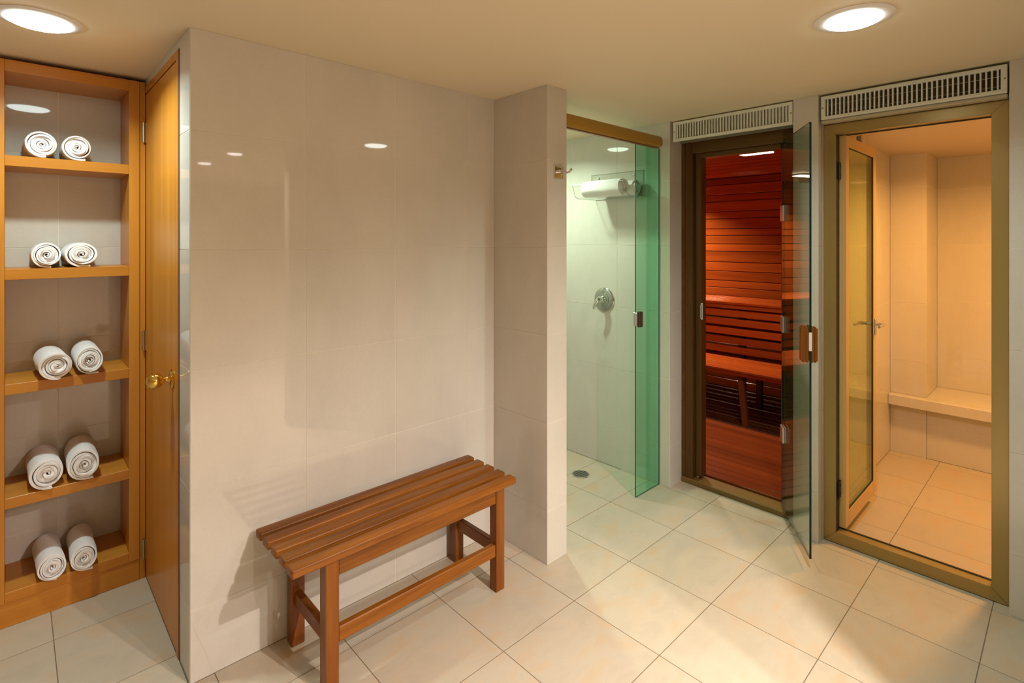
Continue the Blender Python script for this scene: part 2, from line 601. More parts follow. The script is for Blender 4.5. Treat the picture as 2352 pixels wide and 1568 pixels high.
# ------------------------------------------------------------------ steam room shell
st = slabs('wall_steam', [(3.12, 5.1, 0.917 + D, 0.947, 0, 2.2), (4.595 + D, 5.1, 0.709 + D, 0.917, 0, 2.2), (5.01 + D, 5.1, -0.5, 0.709, 0, 2.2), (3.05, 5.1, -0.6, -0.5 - D, 0, 2.2),
                          (4.601 + D, 4.68, -0.5, 0.709, 0, 0.345), (3.05, 3.12, -0.5, 0.187, 0, 2.2), (3.05, 3.12, 0.187, 0.88, 2.09, 2.2)],
           M['grout'], 'amber lit tiled walls inside the steam room with a stepped corner column')
tile_face(st, 'y', 0.917, -1, [(3.12, 4.595, 0, 2.115)], [3.5, 3.9, 4.3], VJ, M['tile'])
tile_face(st, 'x', 4.595, -1, [(0.709, 0.917, 0.42, 2.115), (0.709, 0.917, 0, 0.345)], [], VJ, M['tile'])
tile_face(st, 'y', 0.709, -1, [(4.595 + D, 5.01, 0.42, 2.115)], [], VJ, M['tile'])
tile_face(st, 'x', 5.01, -1, [(-0.5, 0.709, 0.42, 2.115)], [-0.1, 0.3], VJ, M['tile'])
tile_face(st, 'x', 4.601, -1, [(-0.5, 0.709, 0, 0.345)], [-0.1, 0.31], VJ, M['tile'])
tile_face(st, 'y', -0.5, 1, [(3.12, 5.01, 0, 2.115)], [3.5, 3.9, 4.3, 4.7], VJ, M['tile'])
M['steam_ceiling'] = plain('steam_room_ceiling', (0.62, 0.50, 0.36), 0.35)
slabs('ceiling_steam', [(3.05, 5.1, -0.6, 0.947, 2.115, 2.2)], M['steam_ceiling'], 'glossy amber lit ceiling of the steam room', 'ceiling')

# ------------------------------------------------------------------ sauna shell
sx0, sx1, sy0, sy1, sz = 3.12, 5.27, 0.97, 4.0, 2.14
slabs('wall_sauna_side', [(sx0, sx1 + 0.1, sy1, sy1 + 0.05, 0, 2.2), (sx0 + 0.0, sx1 + 0.1, sy0 - 0.022, sy0, 0, 2.2), (3.06, 3.12, 3.05, sy1, 0, 2.2), (3.1201, 3.13, 1.71, sy1, 0, sz)], M['cedar'],
      'dark red timber side walls inside the sauna')
sb = slabs('wall_sauna_back', [(sx1 + 0.016, sx1 + 0.1, sy0, sy1, 0, 2.2)], M['cedar_shade'], 'red varnished plank back wall of the sauna')
zs = [0.0, 0.11, 0.18, 0.29, 0.36, 0.47, 0.55, 0.65, 0.73, 0.84, 0.945, 1.029, 1.102, 1.196, 1.288, 1.397, 1.471, 1.557, 1.626, 1.728, 1.801, 1.903, 1.972, 2.071, 2.14]
for i, (a, b) in enumerate(zip(zs, zs[1:])):
    pr_ = 0.0 if (i % 2) else 0.004
    add('plank', B(sx1 + 0.0 - pr_, sx1 + 0.016, sy0, sy1, a + 0.0025, b - 0.0025, 0.003), M['cedar'], sb)
sc = slabs('ceiling_sauna', [(sx0 - 0.06, sx1 + 0.1, sy0, sy1, sz + 0.012, 2.2)], M['cedar_shade'], 'dark red plank ceiling of the sauna', 'ceiling')
n = 26
for i in range(n):
    a = sx0 + (sx1 - sx0) * i / n
    b = sx0 + (sx1 - sx0) * (i + 1) / n
    add('plank', B(a + 0.0015, b - 0.0015, sy0, sy1, sz, sz + 0.012, 0.002), M['cedar'], sc)
sf = slabs('floor_sauna', [(sx0 - 0.0, sx1, sy0, sy1, 0.0, 0.012)], M['dark_void'], 'red slatted timber floor of the sauna', 'floor')
x = 3.162
while x < sx1 - 0.05:
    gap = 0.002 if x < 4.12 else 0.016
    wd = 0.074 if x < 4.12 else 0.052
    add('floor_board', B(x, x + wd, sy0, sy1, 0.012, 0.045, 0.0035), M['cedar_floor'] if x < 4.12 else M['cedar_shade'], sf)  # boards under the benches have their shade put into the colour
    x += wd + gap

# ------------------------------------------------------------------ door frames and doors
# closet door in the side return
t1 = base('trim_1', (0.437, 2.6, 0), 'thin beech frame around the tall closet door', 'door frame', None, 'structure')
add('jamb', B(0.433, 0.52, 2.2151, 2.245, 0.0, 2.165, 0.002), M['beech_z'], t1)
add('jamb', B(0.433, 0.52, 2.962, 2.9899, 0.0, 2.165, 0.002), M['beech_z'], t1)
add('header', B(0.433, 0.52, 2.2151, 2.9899, 2.165, 2.1949, 0.002), M['beech_x'], t1)
add('shadow_strip', B(0.434, 0.44, 2.2055, 2.2149, 0.0, 2.1949), M['beech_edge'], t1)  # solid dark strip standing in for the shade of a gap
d1 = base('door_1', (0.437, 2.96, 0), 'tall closed beech closet door with a brass knob', 'door', None, 'structure')
add('door_leaf', B(0.4345, 0.475, 2.2515, 2.957, 0.006, 2.159, 0.002), M['beech_z'], d1)
ky, kz = 2.309, 0.992
kn = add('knob', lathe([(0.0, 0.083), (0.012, 0.082), (0.021, 0.077), (0.0275, 0.066), (0.029, 0.055), (0.0265, 0.043), (0.019, 0.034), (0.011, 0.029), (0.0085, 0.022), (0.011, 0.014), (0.0145, 0.011), (0.0145, 0.006)], '-x', (0.4345, ky, kz), 36), M['brass'], d1, True)
add('rosette', lathe([(0.034, 0.0), (0.035, 0.003), (0.032, 0.006), (0.024, 0.0085), (0.014, 0.011), (0.0, 0.011)], '-x', (0.4345, ky, kz), 36), M['brass'], kn, True)
add('latch_plate', B(0.4335, 0.445, 2.2452, 2.2512, 0.965, 1.02), M['hinge_brass'], d1)
for z in (1.985, 1.06, 0.134):
    bm = lathe([(0.0062, -0.044), (0.0062, 0.044)], 'z', (0.4245, 2.8405, z), 12)
    for q in (-0.0265, -0.009, 0.009, 0.0265):
        lathe([(0.0068, q - 0.0012), (0.0068, q + 0.0012)], 'z', (0.4245, 2.8405, z), 12, bm)
    box(bm, 0.4248, 0.4344, 2.8405, 2.845, z - 0.044, z + 0.044)
    add('hinge', bm, M['hinge_brass'], d1, True)

# sauna frame (in the recess) -------------------------------------------------
t2 = base('trim_2', (3.06, 1.35, 0), 'brown stained timber frame around the open sauna doorway', 'door frame', None, 'structure')
add('jamb', B(3.0605, 3.119, 1.626, 1.676, 0.032, 2.1115, 0.003), M['jamb'], t2)
add('casing', B(3.056, 3.119, 1.6762, 1.7028, 0.032, 2.1115, 0.003), M['jamb_y'], t2)
add('stop', B(3.092, 3.16, 1.585, 1.6258, 0.045, 2.06, 0.006), M['jamb'], t2)
add('jamb', B(3.0605, 3.119, 1.0025, 1.09, 0.032, 2.1115, 0.003), M['jamb'], t2)
add('stop', B(3.092, 3.16, 1.0905, 1.118, 0.045, 2.06, 0.006), M['jamb'], t2)
add('header', B(3.0605, 3.119, 1.0905, 1.6255, 2.043, 2.1115, 0.003), M['jamb_y'], t2)
add('stop', B(3.092, 3.16, 1.1185, 1.5845, 2.015, 2.0428, 0.003), M['jamb_y'], t2)
add('sill', B(3.05, 3.16, 1.0025, 1.7028, 0.0005, 0.0315, 0.004), M['sill'], t2)
add('strike_plate', B(3.076, 3.0925, 1.578, 1.5848, 1.028, 1.112, 0.001), M['steel'], t2)
bm = B(3.088, 3.098, 1.576, 1.5849, 1.02, 1.12, 0.001)
add('strike_plate', bm, M['trim_white'], t2)

# open glass sauna door -------------------------------------------------------
hx, hy_ = 3.072, 1.101
fx, fy = 2.658, 0.833
dd = Vector((fx - hx, fy - hy_, 0))
DW = dd.length
du = dd.normalized()
dn = Vector((du.y, -du.x, 0))          # one face normal
if dn.x > 0:
    dn = -dn
d2 = base('door_2', (hx, hy_, 0.05), 'frameless grey glass sauna door standing open with a wooden grip', 'door', None, 'structure')


def dpt(s, z, o=0.0):
    p = Vector((hx, hy_, 0)) + du * s + dn * o
    return (p.x, p.y, z)


pane('glass_pane', [dpt(0, 0.05), dpt(DW, 0.05), dpt(DW, 2.048), dpt(0, 2.048)], 0.009, [M['glass_grey'], M['edge_dark']], d2)


def dbox(bm, s0, s1, o0, o1, z0, z1, bev=0.0):
    r = bmesh.ops.create_cube(bm, size=1)
    vs = r['verts']
    for v in vs:
        s = s0 if v.co.x < 0 else s1
        o = o0 if v.co.y < 0 else o1
        z = z0 if v.co.z < 0 else z1
        v.co = Vector(dpt(s, z, o))
    bmesh.ops.recalc_face_normals(bm, faces=list(set(f for v in vs for f in v.link_faces)))
    if bev:
        bmesh.ops.bevel(bm, geom=list(set(e for v in vs for e in v.link_edges)), offset=bev, segments=2, affect='EDGES')
    return bm


for z in (1.653, 1.051, 0.455):
    bm = bmesh.new()
    dbox(bm, -0.004, 0.052, 0.0052, 0.013, z - 0.042, z + 0.042, 0.001)
    dbox(bm, -0.004, 0.052, -0.013, -0.0052, z - 0.042, z + 0.042, 0.001)
    lathe([(0.006, -0.042), (0.006, 0.042)], 'z', (hx + 0.004, hy_ + 0.006, z), 10, bm)
    add('hinge', bm, M['steel'], d2)
for sgn in (1, -1):
    # moulded wooden grips on both faces
    bm = bmesh.new()
    dbox(bm, 0.405, 0.487, sgn * 0.0052, sgn * 0.016, 0.945, 1.108, 0.003)
    dbox(bm, 0.415, 0.440, sgn * 0.0155, sgn * 0.027, 0.945, 1.108, 0.004)
    dbox(bm, 0.444, 0.487, sgn * 0.0155, sgn * 0.034, 0.945, 1.108, 0.006)
    add('wooden_grip', bm, M['teak_z'], d2)
bm = bmesh.new()
dbox(bm, 0.487, 0.4962, -0.0062, 0.0062, 1.0, 1.085, 0.001)
add('catch_plate', bm, M['trim_white'], d2)

# steam room frame -----------------------------------------------------------
t3 = base('trim_3', (2.98, 0.53, 0), 'wide gold bronze aluminium frame of the steam room doorway', 'door frame', None, 'structure')


def mitred(pts_out, pts_in, x0, x1):
    """one mitred frame member: two outer and two inner (y,z) points, extruded in x"""
    bm = bmesh.new()
    q = [pts_out[0], pts_out[1], pts_in[1], pts_in[0]]
    a = [bm.verts.new((x0, y, z)) for y, z in q]
    b = [bm.verts.new((x1, y, z)) for y, z in q]
    bm.faces.new(a)
    bm.faces.new(b[::-1])
    for k in range(4):
        bm.faces.new((a[k], b[k], b[(k + 1) % 4], a[(k + 1) % 4]))
    bmesh.ops.recalc_face_normals(bm, faces=bm.faces)
    bmesh.ops.bevel(bm, geom=list(bm.edges), offset=0.0025, segments=2, affect='EDGES')
    return bm


oY0, oY1, oZ0, oZ1 = 0.1875, 0.8755, 0.002, 2.086
iY0, iY1, iZ0, iZ1 = 0.243, 0.819, 0.0565, 2.034
for nm, po, pi_ in (('jamb', ((oY1, oZ0), (oY1, oZ1)), ((iY1, iZ0), (iY1, iZ1))), ('jamb', ((oY0, oZ0), (oY0, oZ1)), ((iY0, iZ0), (iY0, iZ1))),
                    ('header', ((oY0, oZ1), (oY1, oZ1)), ((iY0, iZ1), (iY1, iZ1))), ('threshold', ((oY0, oZ0), (oY1, oZ0)), ((iY0, iZ0), (iY1, iZ0)))):
    add(nm, mitred(po, pi_, 2.98, 3.05), M['alu'], t3)
add('gasket', B(2.992, 3.045, 0.8165, 0.8189, 0.058, 2.03), M['gasket'], t3)
add('gasket', B(3.036, 3.046, 0.2432, 0.8188, 0.0567, 0.0605), M['gasket'], t3)
add('gasket', B(3.036, 3.046, 0.2432, 0.8188, 2.0295, 2.0338), M['gasket'], t3)
add('sealant_bead', B(2.93, 2.979, 0.19, 0.873, 2.0865, 2.1015, 0.004), M['sealant'], t3)
for z0, z1 in ((0.0, 2.1),):
    add('sealant_bead', B(2.972, 2.9795, 0.872, 0.8775, z0, z1, 0.001), M['sealant'], t3)

# open steam room door leaf --------------------------------------------------
d3 = base('door_3', (3.035, 0.80, 0.06), 'narrow framed glass steam room door swung inward with a lever', 'door', None, 'structure')
lx0, lx1, lz0, lz1, ly0, ly1 = 3.03, 3.612, 0.066, 2.032, 0.787, 0.822
for nm, b_ in (('stile', (lx0, lx0 + 0.05, ly0, ly1, lz0, lz1)), ('stile', (lx1 - 0.058, lx1, ly0, ly1, lz0, lz1)), ('rail', (lx0 + 0.0502, lx1 - 0.0582, ly0, ly1, lz0, lz0 + 0.078)), ('rail', (lx0 + 0.0502, lx1 - 0.0582, ly0, ly1, lz1 - 0.055, lz1))):
    add(nm, B(*b_, 0.002), M['alu_leaf'], d3)
gx0, gx1, gz0, gz1 = lx0 + 0.0503, lx1 - 0.0583, lz0 + 0.0782, lz1 - 0.0552
bm = multi([(gx0, gx0 + 0.004, ly0 + 0.0015, ly0 + 0.012, gz0, gz1), (gx1 - 0.005, gx1, ly0 + 0.0015, ly0 + 0.012, gz0, gz1),
            (gx0 + 0.0041, gx1 - 0.0051, ly0 + 0.0015, ly0 + 0.012, gz0, gz0 + 0.005), (gx0 + 0.0041, gx1 - 0.0051, ly0 + 0.0015, ly0 + 0.012, gz1 - 0.005, gz1)])
add('glazing_seal', bm, M['gasket'], d3)
ym = ly0 + 0.008
pane('glass_pane', [(gx0 + 0.0045, ym, gz0 + 0.0055), (gx1 - 0.0055, ym, gz0 + 0.0055), (gx1 - 0.0055, ym, gz1 - 0.0055), (gx0 + 0.0045, ym, gz1 - 0.0055)], 0.006, [M['glass_steam'], M['edge_green']], d3)
hz = 1.03
bm = tube([(lx1 - 0.026, ly0 + 0.001, hz), (lx1 - 0.026, ly0 - 0.028, hz), (lx1 - 0.022, ly0 - 0.04, hz), (lx1 - 0.05, ly0 - 0.045, hz), (lx1 - 0.135, ly0 - 0.043, hz - 0.002)], [0.010, 0.010, 0.010, 0.009, 0.007], 12)
h = add('lever_handle', bm, M['steel'], d3, True)
add('rose', B(lx1 - 0.042, lx1 - 0.012, ly0 - 0.006, ly0 - 0.0002, hz - 0.06, hz + 0.03, 0.002), M['steel'], h)
bm = tube([(lx1 - 0.026, ly1 - 0.001, hz), (lx1 - 0.026, ly1 + 0.03, hz), (lx1 - 0.028, ly1 + 0.038, hz), (lx1 - 0.05, ly1 + 0.042, hz), (lx1 - 0.135, ly1 + 0.04, hz - 0.002)], [0.010, 0.010, 0.010, 0.009, 0.007], 12)
add('lever_handle', bm, M['steel'], d3, True)
for z in (1.855, 0.262):
    bm = multi([(2.995, 3.029, 0.8075, 0.8164, z - 0.042, z + 0.042)], 0.002)
    for q in (-0.022, 0.022):
        lathe([(0.004, 0.0), (0.004, 0.002)], '-y', (3.011, 0.8075, z + q), 10, bm)
    add('hinge', bm, M['black_metal'], d3)
add('door_closer', B(3.34, 3.42, 0.79, 0.82, 2.0325, 2.075, 0.006), M['steel'], d3)

# ------------------------------------------------------------------ ceiling downlights
def area(name, loc, r, col, watts, parent, spread=180, size_y=None, rot=None):
    l = bpy.data.lights.new(name, 'AREA')
    l.shape = 'DISK' if size_y is None else 'RECTANGLE'
    l.size = 2 * r
    if size_y:
        l.size_y = size_y
    l.color = col
    l.energy = watts
    l.spread = math.radians(spread)
    o = bpy.data.objects.new(name, l)
    COL.objects.link(o)
    o.parent = parent
    o.location = Vector(loc) - WORLD[parent]
    if rot:
        o.rotation_euler = rot
    return o


def downlight(x_, y_, z, r_out, r_in, label, lamp, spread=150, group=None):
    col, watts = lamp
    t = base('ceiling_light', (x_, y_, z), label, 'ceiling light', group)
    add('trim_ring', lathe([(r_in, -0.0075), (r_in + 0.003, -0.0085), (r_out - 0.005, -0.0045), (r_out, -0.0018), (r_out, -0.0003), (r_in, -0.0003), (r_in, -0.0075)], 'z', (x_, y_, z), 48, cap=False), M['trim_white'], t, True)
    bm = lathe([(0.0, -0.0195), (r_in * 0.55, -0.0190), (r_in * 0.86, -0.0165), (r_in - 0.001, -0.0115), (r_in - 0.0005, -0.0070), (r_in - 0.0005, -0.0006), (0, -0.0006)], 'z', (x_, y_, z), 40)
    add('diffuser', bm, emit_mat('lamp_glow', col, 18), t, True)
    area('lamp_bulb', (x_, y_, z - 0.0200), r_in * 0.5, col, watts, t, spread)
    return t


downlight(0.064, 2.328, CEIL, 0.114, 0.086, 'round white downlight above the towel shelves, nearer the closet door', LAMP_L)
downlight(1.994, 0.497, CEIL, 0.114, 0.080, 'round white downlight before the steam room vent', LAMP_R)
downlight(2.38, 2.46, CEIL, 0.10, 0.08, 'round green white downlight hidden inside the shower', LAMP_SHOWER)
for x_, y_, pw, where in ((1.338, -0.6425, 1.75, 'first in line from the bench'), (1.296, -1.4185, 1.5, 'second in line from the bench'), (1.25, -2.3, 1.0, 'added fill nearest the rear wall')):  # the last spot is added fill, not a known lamp
    downlight(x_, y_, CEIL, 0.075, 0.055, 'small warm ceiling spot behind the viewer, ' + where, (LAMP_REAR[0], LAMP_REAR[1] * pw))

# sauna lamps
for x_, y_, pw, lb_ in ((3.86, 1.565, 0.7, 'flat rectangular lamp on the red sauna ceiling'), (4.72, 3.1, 3.6, 'second flat lamp at the far hidden end of the sauna ceiling')):
    sl = base('sauna_lamp', (x_, y_, sz), lb_, 'lamp')
    add('housing', B(x_ - 0.06, x_ + 0.06, y_ - 0.115, y_ + 0.135, sz - 0.010, sz - 0.0003, 0.002), M['steel'], sl)
    add('diffuser', B(x_ - 0.05, x_ + 0.05, y_ - 0.103, y_ + 0.105, sz - 0.016, sz - 0.0102), emit_mat('sauna_glow', SAUNA_COL, 12), sl)
    area('lamp_bulb', (x_, y_ + 0.001, sz - 0.0175), 0.05, SAUNA_COL, SAUNA_W * pw, sl, 132, 0.208)

# steam room lamp (just out of the picture, high on the inner front wall)
sm = base('steam_lamp', (3.90, 0.10, 2.115), 'small amber bulkhead lamp on the steam room ceiling', 'lamp')
add('shade', lathe([(0.10, -0.0003), (0.10, -0.03), (0.094, -0.036), (0.094, -0.012), (0, -0.012)], 'z', (3.90, 0.10, 2.115), 32), M['trim_white'], sm, True)
add('bulb', lathe([(0.0, -0.034), (0.05, -0.033), (0.078, -0.026), (0.09, -0.014), (0.0, -0.013)], 'z', (3.90, 0.10, 2.115), 32), emit_mat('amber_glow', STEAM_COL, 14), sm, True)
area('lamp_bulb', (3.90, 0.10, 2.115 - 0.0375), 0.085, STEAM_COL, STEAM_W, sm, 165)

# ------------------------------------------------------------------ vents
def vent(label, y0, y1, z0, z1, n_l, tilt, wires):
    xv = XW + 0.002
    t = base('air_vent', (xv, (y0 + y1) / 2, z0), label, 'vent')
    fb, fe = 0.016, 0.020
    bm = bmesh.new()
    box(bm, xv, xv + 0.02, y0, y1, z0, z0 + fb, 0.002)
    box(bm, xv, xv + 0.02, y0, y1, z1 - fb, z1, 0.002)
    box(bm, xv, xv + 0.02, y0, y0 + fe, z0 + fb - 0.002, z1 - fb + 0.002, 0.002)
    box(bm, xv, xv + 0.02, y1 - fe, y1, z0 + fb - 0.002, z1 - fb + 0.002, 0.002)
    add('frame', bm, M['white_metal'], t)
    span0, span1 = y0 + fe, y1 - fe
    me = None
    for k in range(n_l):
        yc = span0 + (span1 - span0) * (k + 0.5) / n_l
        zc = z0 + fb
        if me is None:
            bm = bmesh.new()
            box(bm, 0.0, 0.026, -0.0030, 0.0030, 0, z1 - z0 - 2 * fb)
            bmesh.ops.rotate(bm, verts=bm.verts, cent=(0, 0, 0), matrix=Matrix.Rotation(tilt, 3, 'Z'))
            o = add('louvre', bm, M['white_metal'], t, origin=(0, 0, 0))
            me = o.data
        else:
            o = bpy.data.objects.new('louvre', me)
            COL.objects.link(o)
            o.parent = t
        o.location = Vector((xv + 0.004, yc, zc)) - WORLD[t]
    if wires:
        for z in wires:
            add('wire', tube([(xv + 0.034, y0 + 0.005, z), (xv + 0.034, y1 - 0.005, z)], 0.0016, 6), M['white_metal'], t)
    for y in (y0 + fe * 0.4, y1 - fe * 0.4):
        add('screw', lathe([(0.0, 0.0025), (0.003, 0.002), (0.0042, 0.0002)], '-x', (xv, y, (z0 + z1) / 2), 12), M['hinge_brass'], t)
    return t


vent('long white louvred vent above the sauna doorway, slats turned nearly shut', 0.9995, 1.678, 2.104, 2.221, 38, math.radians(42), None)
vent('long white louvred vent with open slats above the steam room door', 0.190, 0.868, 2.1025, 2.218, 36, math.radians(4), (2.138, 2.178))

# ------------------------------------------------------------------ shower
rl = base('shower_rail', (2.4, 1.75, 2.068), 'tan rounded header rail across the shower opening', 'rail')
bm = bmesh.new()
prof = []
for k in range(24):
    a = 2 * math.pi * k / 24
    cx_, sx_ = math.cos(a), math.sin(a)
    prof.append((0.026 * math.copysign(abs(cx_) ** 0.7, cx_), 0.034 * math.copysign(abs(sx_) ** 0.7, sx_)))
xs = [(1.9432, 1.0), (2.868, 1.0), (2.876, 0.97), (2.883, 0.88), (2.886, 0.7)]
rings = [[bm.verts.new((x_, 1.748 + p[0] * s, 2.106 + p[1] * s)) for p in prof] for x_, s in xs]
for a, b in zip(rings, rings[1:]):
    for k in range(24):
        bm.faces.new((a[k], a[(k + 1) % 24], b[(k + 1) % 24], b[k]))
bm.faces.new(rings[0]); bm.faces.new(rings[-1])
bmesh.ops.recalc_face_normals(bm, faces=bm.faces)
add('rail_body', bm, M['rail_wood'], rl, True)
add('bottom_channel', B(1.944, 2.865, 1.742, 1.760, 2.066, 2.0735), M['beech_edge'], rl)

d4 = base('glass_screen', (2.78, 1.775, 0.003), 'green tinted glass shower door slid against the wall, brown grip', 'shower door')
pane('glass_pane', [(2.656, 1.768, 0.004), (2.912, 1.768, 0.004), (2.912, 1.768, 2.0725), (2.656, 1.768, 2.0725)], 0.008, [M['glass_green'], M['edge_green']], d4)
pane('glass_pane', [(2.80, 1.785, 0.004), (2.912, 1.785, 0.004), (2.912, 1.785, 2.0725), (2.80, 1.785, 2.0725)], 0.008, [M['glass_pale'], M['glass_pale']], d4)
g = add('grip', B(2.664, 2.696, 1.742, 1.7637, 0.998, 1.09, 0.005, 2), M['handle_brown'], d4)
add('grip_plate', B(2.652, 2.6555, 1.757, 1.779, 1.005, 1.083, 0.0008), M['steel'], d4)

vy, vz = 2.187, 1.106
sv = base('shower_valve', (XW, vy, vz), 'round chrome shower mixer valve with a curved lever on the tiles', 'tap')
add('escutcheon', lathe([(0.080, 0.0), (0.081, 0.004), (0.077, 0.008), (0.066, 0.0115), (0.045, 0.013), (0.044, 0.016), (0.036, 0.018), (0.0, 0.018)], '-x', (XW - 0.0002, vy, vz), 48), M['chrome_plate'], sv, True)
hb = add('hub', lathe([(0.024, 0.018), (0.024, 0.034), (0.022, 0.040), (0.022, 0.058), (0.018, 0.066), (0.0, 0.068)], '-x', (XW, vy, vz + 0.004), 32), M['chrome'], sv, True)
bm = tube([(XW - 0.052, vy, vz + 0.012), (XW - 0.066, vy + 0.004, vz + 0.004), (XW - 0.072, vy + 0.014, vz - 0.014), (XW - 0.074, vy + 0.026, vz - 0.036), (XW - 0.072, vy + 0.034, vz - 0.056), (XW - 0.070, vy + 0.037, vz - 0.062)],
          [0.016, 0.017, 0.0145, 0.0115, 0.0095, 0.004], 14)
add('lever', bm, M['chrome'], sv, True)

dr = base('floor_drain', (2.666, 2.188, 0), 'round slotted metal drain in the shower floor', 'drain')
add('rim', lathe([(0.0485, 0.0006), (0.0485, 0.004), (0.053, 0.0045), (0.057, 0.003), (0.058, 0.0004)], 'z', (2.666, 2.188, 0), 40), M['chrome'], dr, True)
add('well', lathe([(0.0483, 0.0005), (0.0483, 0.0012), (0.0, 0.0012)], 'z', (2.666, 2.188, 0), 32), M['hole'], dr)
bm = bmesh.new()
for k in range(-3, 4):
    hw = math.sqrt(0.0475 ** 2 - (k * 0.0125) ** 2)
    box(bm, 2.666 + k * 0.0125 - 0.003, 2.666 + k * 0.0125 + 0.003, 2.188 - hw, 2.188 + hw, 0.0013, 0.0038)
for k in (-0.03, -0.01, 0.01, 0.03):
    hw = math.sqrt(0.0475 ** 2 - k ** 2)
    box(bm, 2.666 - hw, 2.666 + hw, 2.188 + k - 0.003, 2.188 + k + 0.003, 0.0014, 0.0037)
add('grate', bm, M['grate'], dr)

# clear acrylic towel rack
rk = base('towel_rack', (XW, 2.06, 1.79), 'clear acrylic towel shelf on the shower wall', 'rack')
ry0, ry1 = 1.86, 2.264
bm = bmesh.new()
box(bm, XW - 0.0052, XW - 0.0004, ry0 + 0.02, ry1 + 0.03, 1.786, 1.955, 0.001)
for f in bm.faces:
    f.material_index = 0 if abs(f.normal.x) > 0.9 else 1
add('back_plate', bm, [M['acrylic'], M['acrylic_edge']], rk)
path = [(2.668, 1.868), (2.676, 1.862), (2.684, 1.846), (2.690, 1.824), (2.699, 1.802), (2.712, 1.788), (2.732, 1.782), (2.80, 1.7815), (2.86, 1.7815), (XW - 0.0055, 1.783)]
th = 0.005
bm = bmesh.new()
cols = []
for i, (x_, z) in enumerate(path):
    a = Vector(path[max(0, i - 1)]); b = Vector(path[min(len(path) - 1, i + 1)])
    t_ = (b - a).normalized(); nrm = Vector((-t_.y, t_.x)) * th / 2
    cols.append([bm.verts.new((x_ + s * nrm.x, y, z + s * nrm.y)) for s in (1, -1) for y in (ry0, ry1)])
for a, b in zip(cols, cols[1:]):
    bm.faces.new((a[0], a[1], b[1], b[0])).material_index = 0
    bm.faces.new((a[2], b[2], b[3], a[3])).material_index = 0
    bm.faces.new((a[0], b[0], b[2], a[2])).material_index = 1
    bm.faces.new((a[1], a[3], b[3], b[1])).material_index = 1
bm.faces.new(cols[0]) if False else None
bm.faces.new((cols[0][0], cols[0][2], cols[0][3], cols[0][1])).material_index = 1
bm.faces.new((cols[-1][0], cols[-1][1], cols[-1][3], cols[-1][2])).material_index = 1
bmesh.ops.recalc_face_normals(bm, faces=bm.faces)
add('tray', bm, [M['acrylic'], M['acrylic_edge']], rk, True)
for y in (1.95, 2.235):
    add('screw_cap', lathe([(0.0, 0.004), (0.006, 0.003), (0.0075, 0.0)], '-x', (XW - 0.0054, y, 1.93), 14), M['acrylic_edge'], rk, True)


# ------------------------------------------------------------------ robe hooks
def hook(loc, face, label):
    """face: direction out of the wall ('-y' or '-x')"""
    t = base('robe_hook', loc, label, 'hook')
    x0, y0, z0 = loc
    if face == '-y':
        f = lambda a, o, z: (x0 + a, y0 - o, z0 + z)
    else:
        f = lambda a, o, z: (x0 - o, y0 - a, z0 + z)

    def fb(bm, a0, a1, o0, o1, zz0, zz1, bev):
        p, q = f(a0, o0, zz0), f(a1, o1, zz1)
        return box(bm, p[0], q[0], p[1], q[1], p[2], q[2], bev, 2)
    bm = bmesh.new()
    fb(bm, -0.027, 0.027, 0.0003, 0.005, -0.027, 0.027, 0.0015)
    add('plate', bm, M['chrome'], t)
    bm = bmesh.new()
    fb(bm, -0.029, -0.024, 0.0004, 0.010, -0.029, 0.029, 0.002)
    fb(bm, 0.024, 0.029, 0.0004, 0.010, -0.029, 0.029, 0.002)
    fb(bm, -0.0238, 0.0238, 0.0004, 0.010, -0.029, -0.024, 0.002)
    fb(bm, -0.0238, 0.0238, 0.0004, 0.010, 0.024, 0.029, 0.002)
    add('plate_border', bm, M['chrome'], t)
    bm = tube([f(0, 0.005, 0.004), f(0, 0.02, 0.003), f(0, 0.04, -0.003), f(0, 0.06, -0.006), f(0, 0.075, -0.003), f(0, 0.083, 0.006), f(0, 0.086, 0.012)], [0.009, 0.007, 0.006, 0.005, 0.005, 0.0065, 0.003], 12)
    add('arm', bm, M['chrome'], t, True)
    return t


hook((1.877, 1.680 - 0.0002, 1.827), '-y', 'small square chrome robe hook on the tiled wall end before the shower')
hook((XW - 0.0002, 0.938, 1.828), '-x', 'small square chrome robe hook on the pier behind the open glass door')


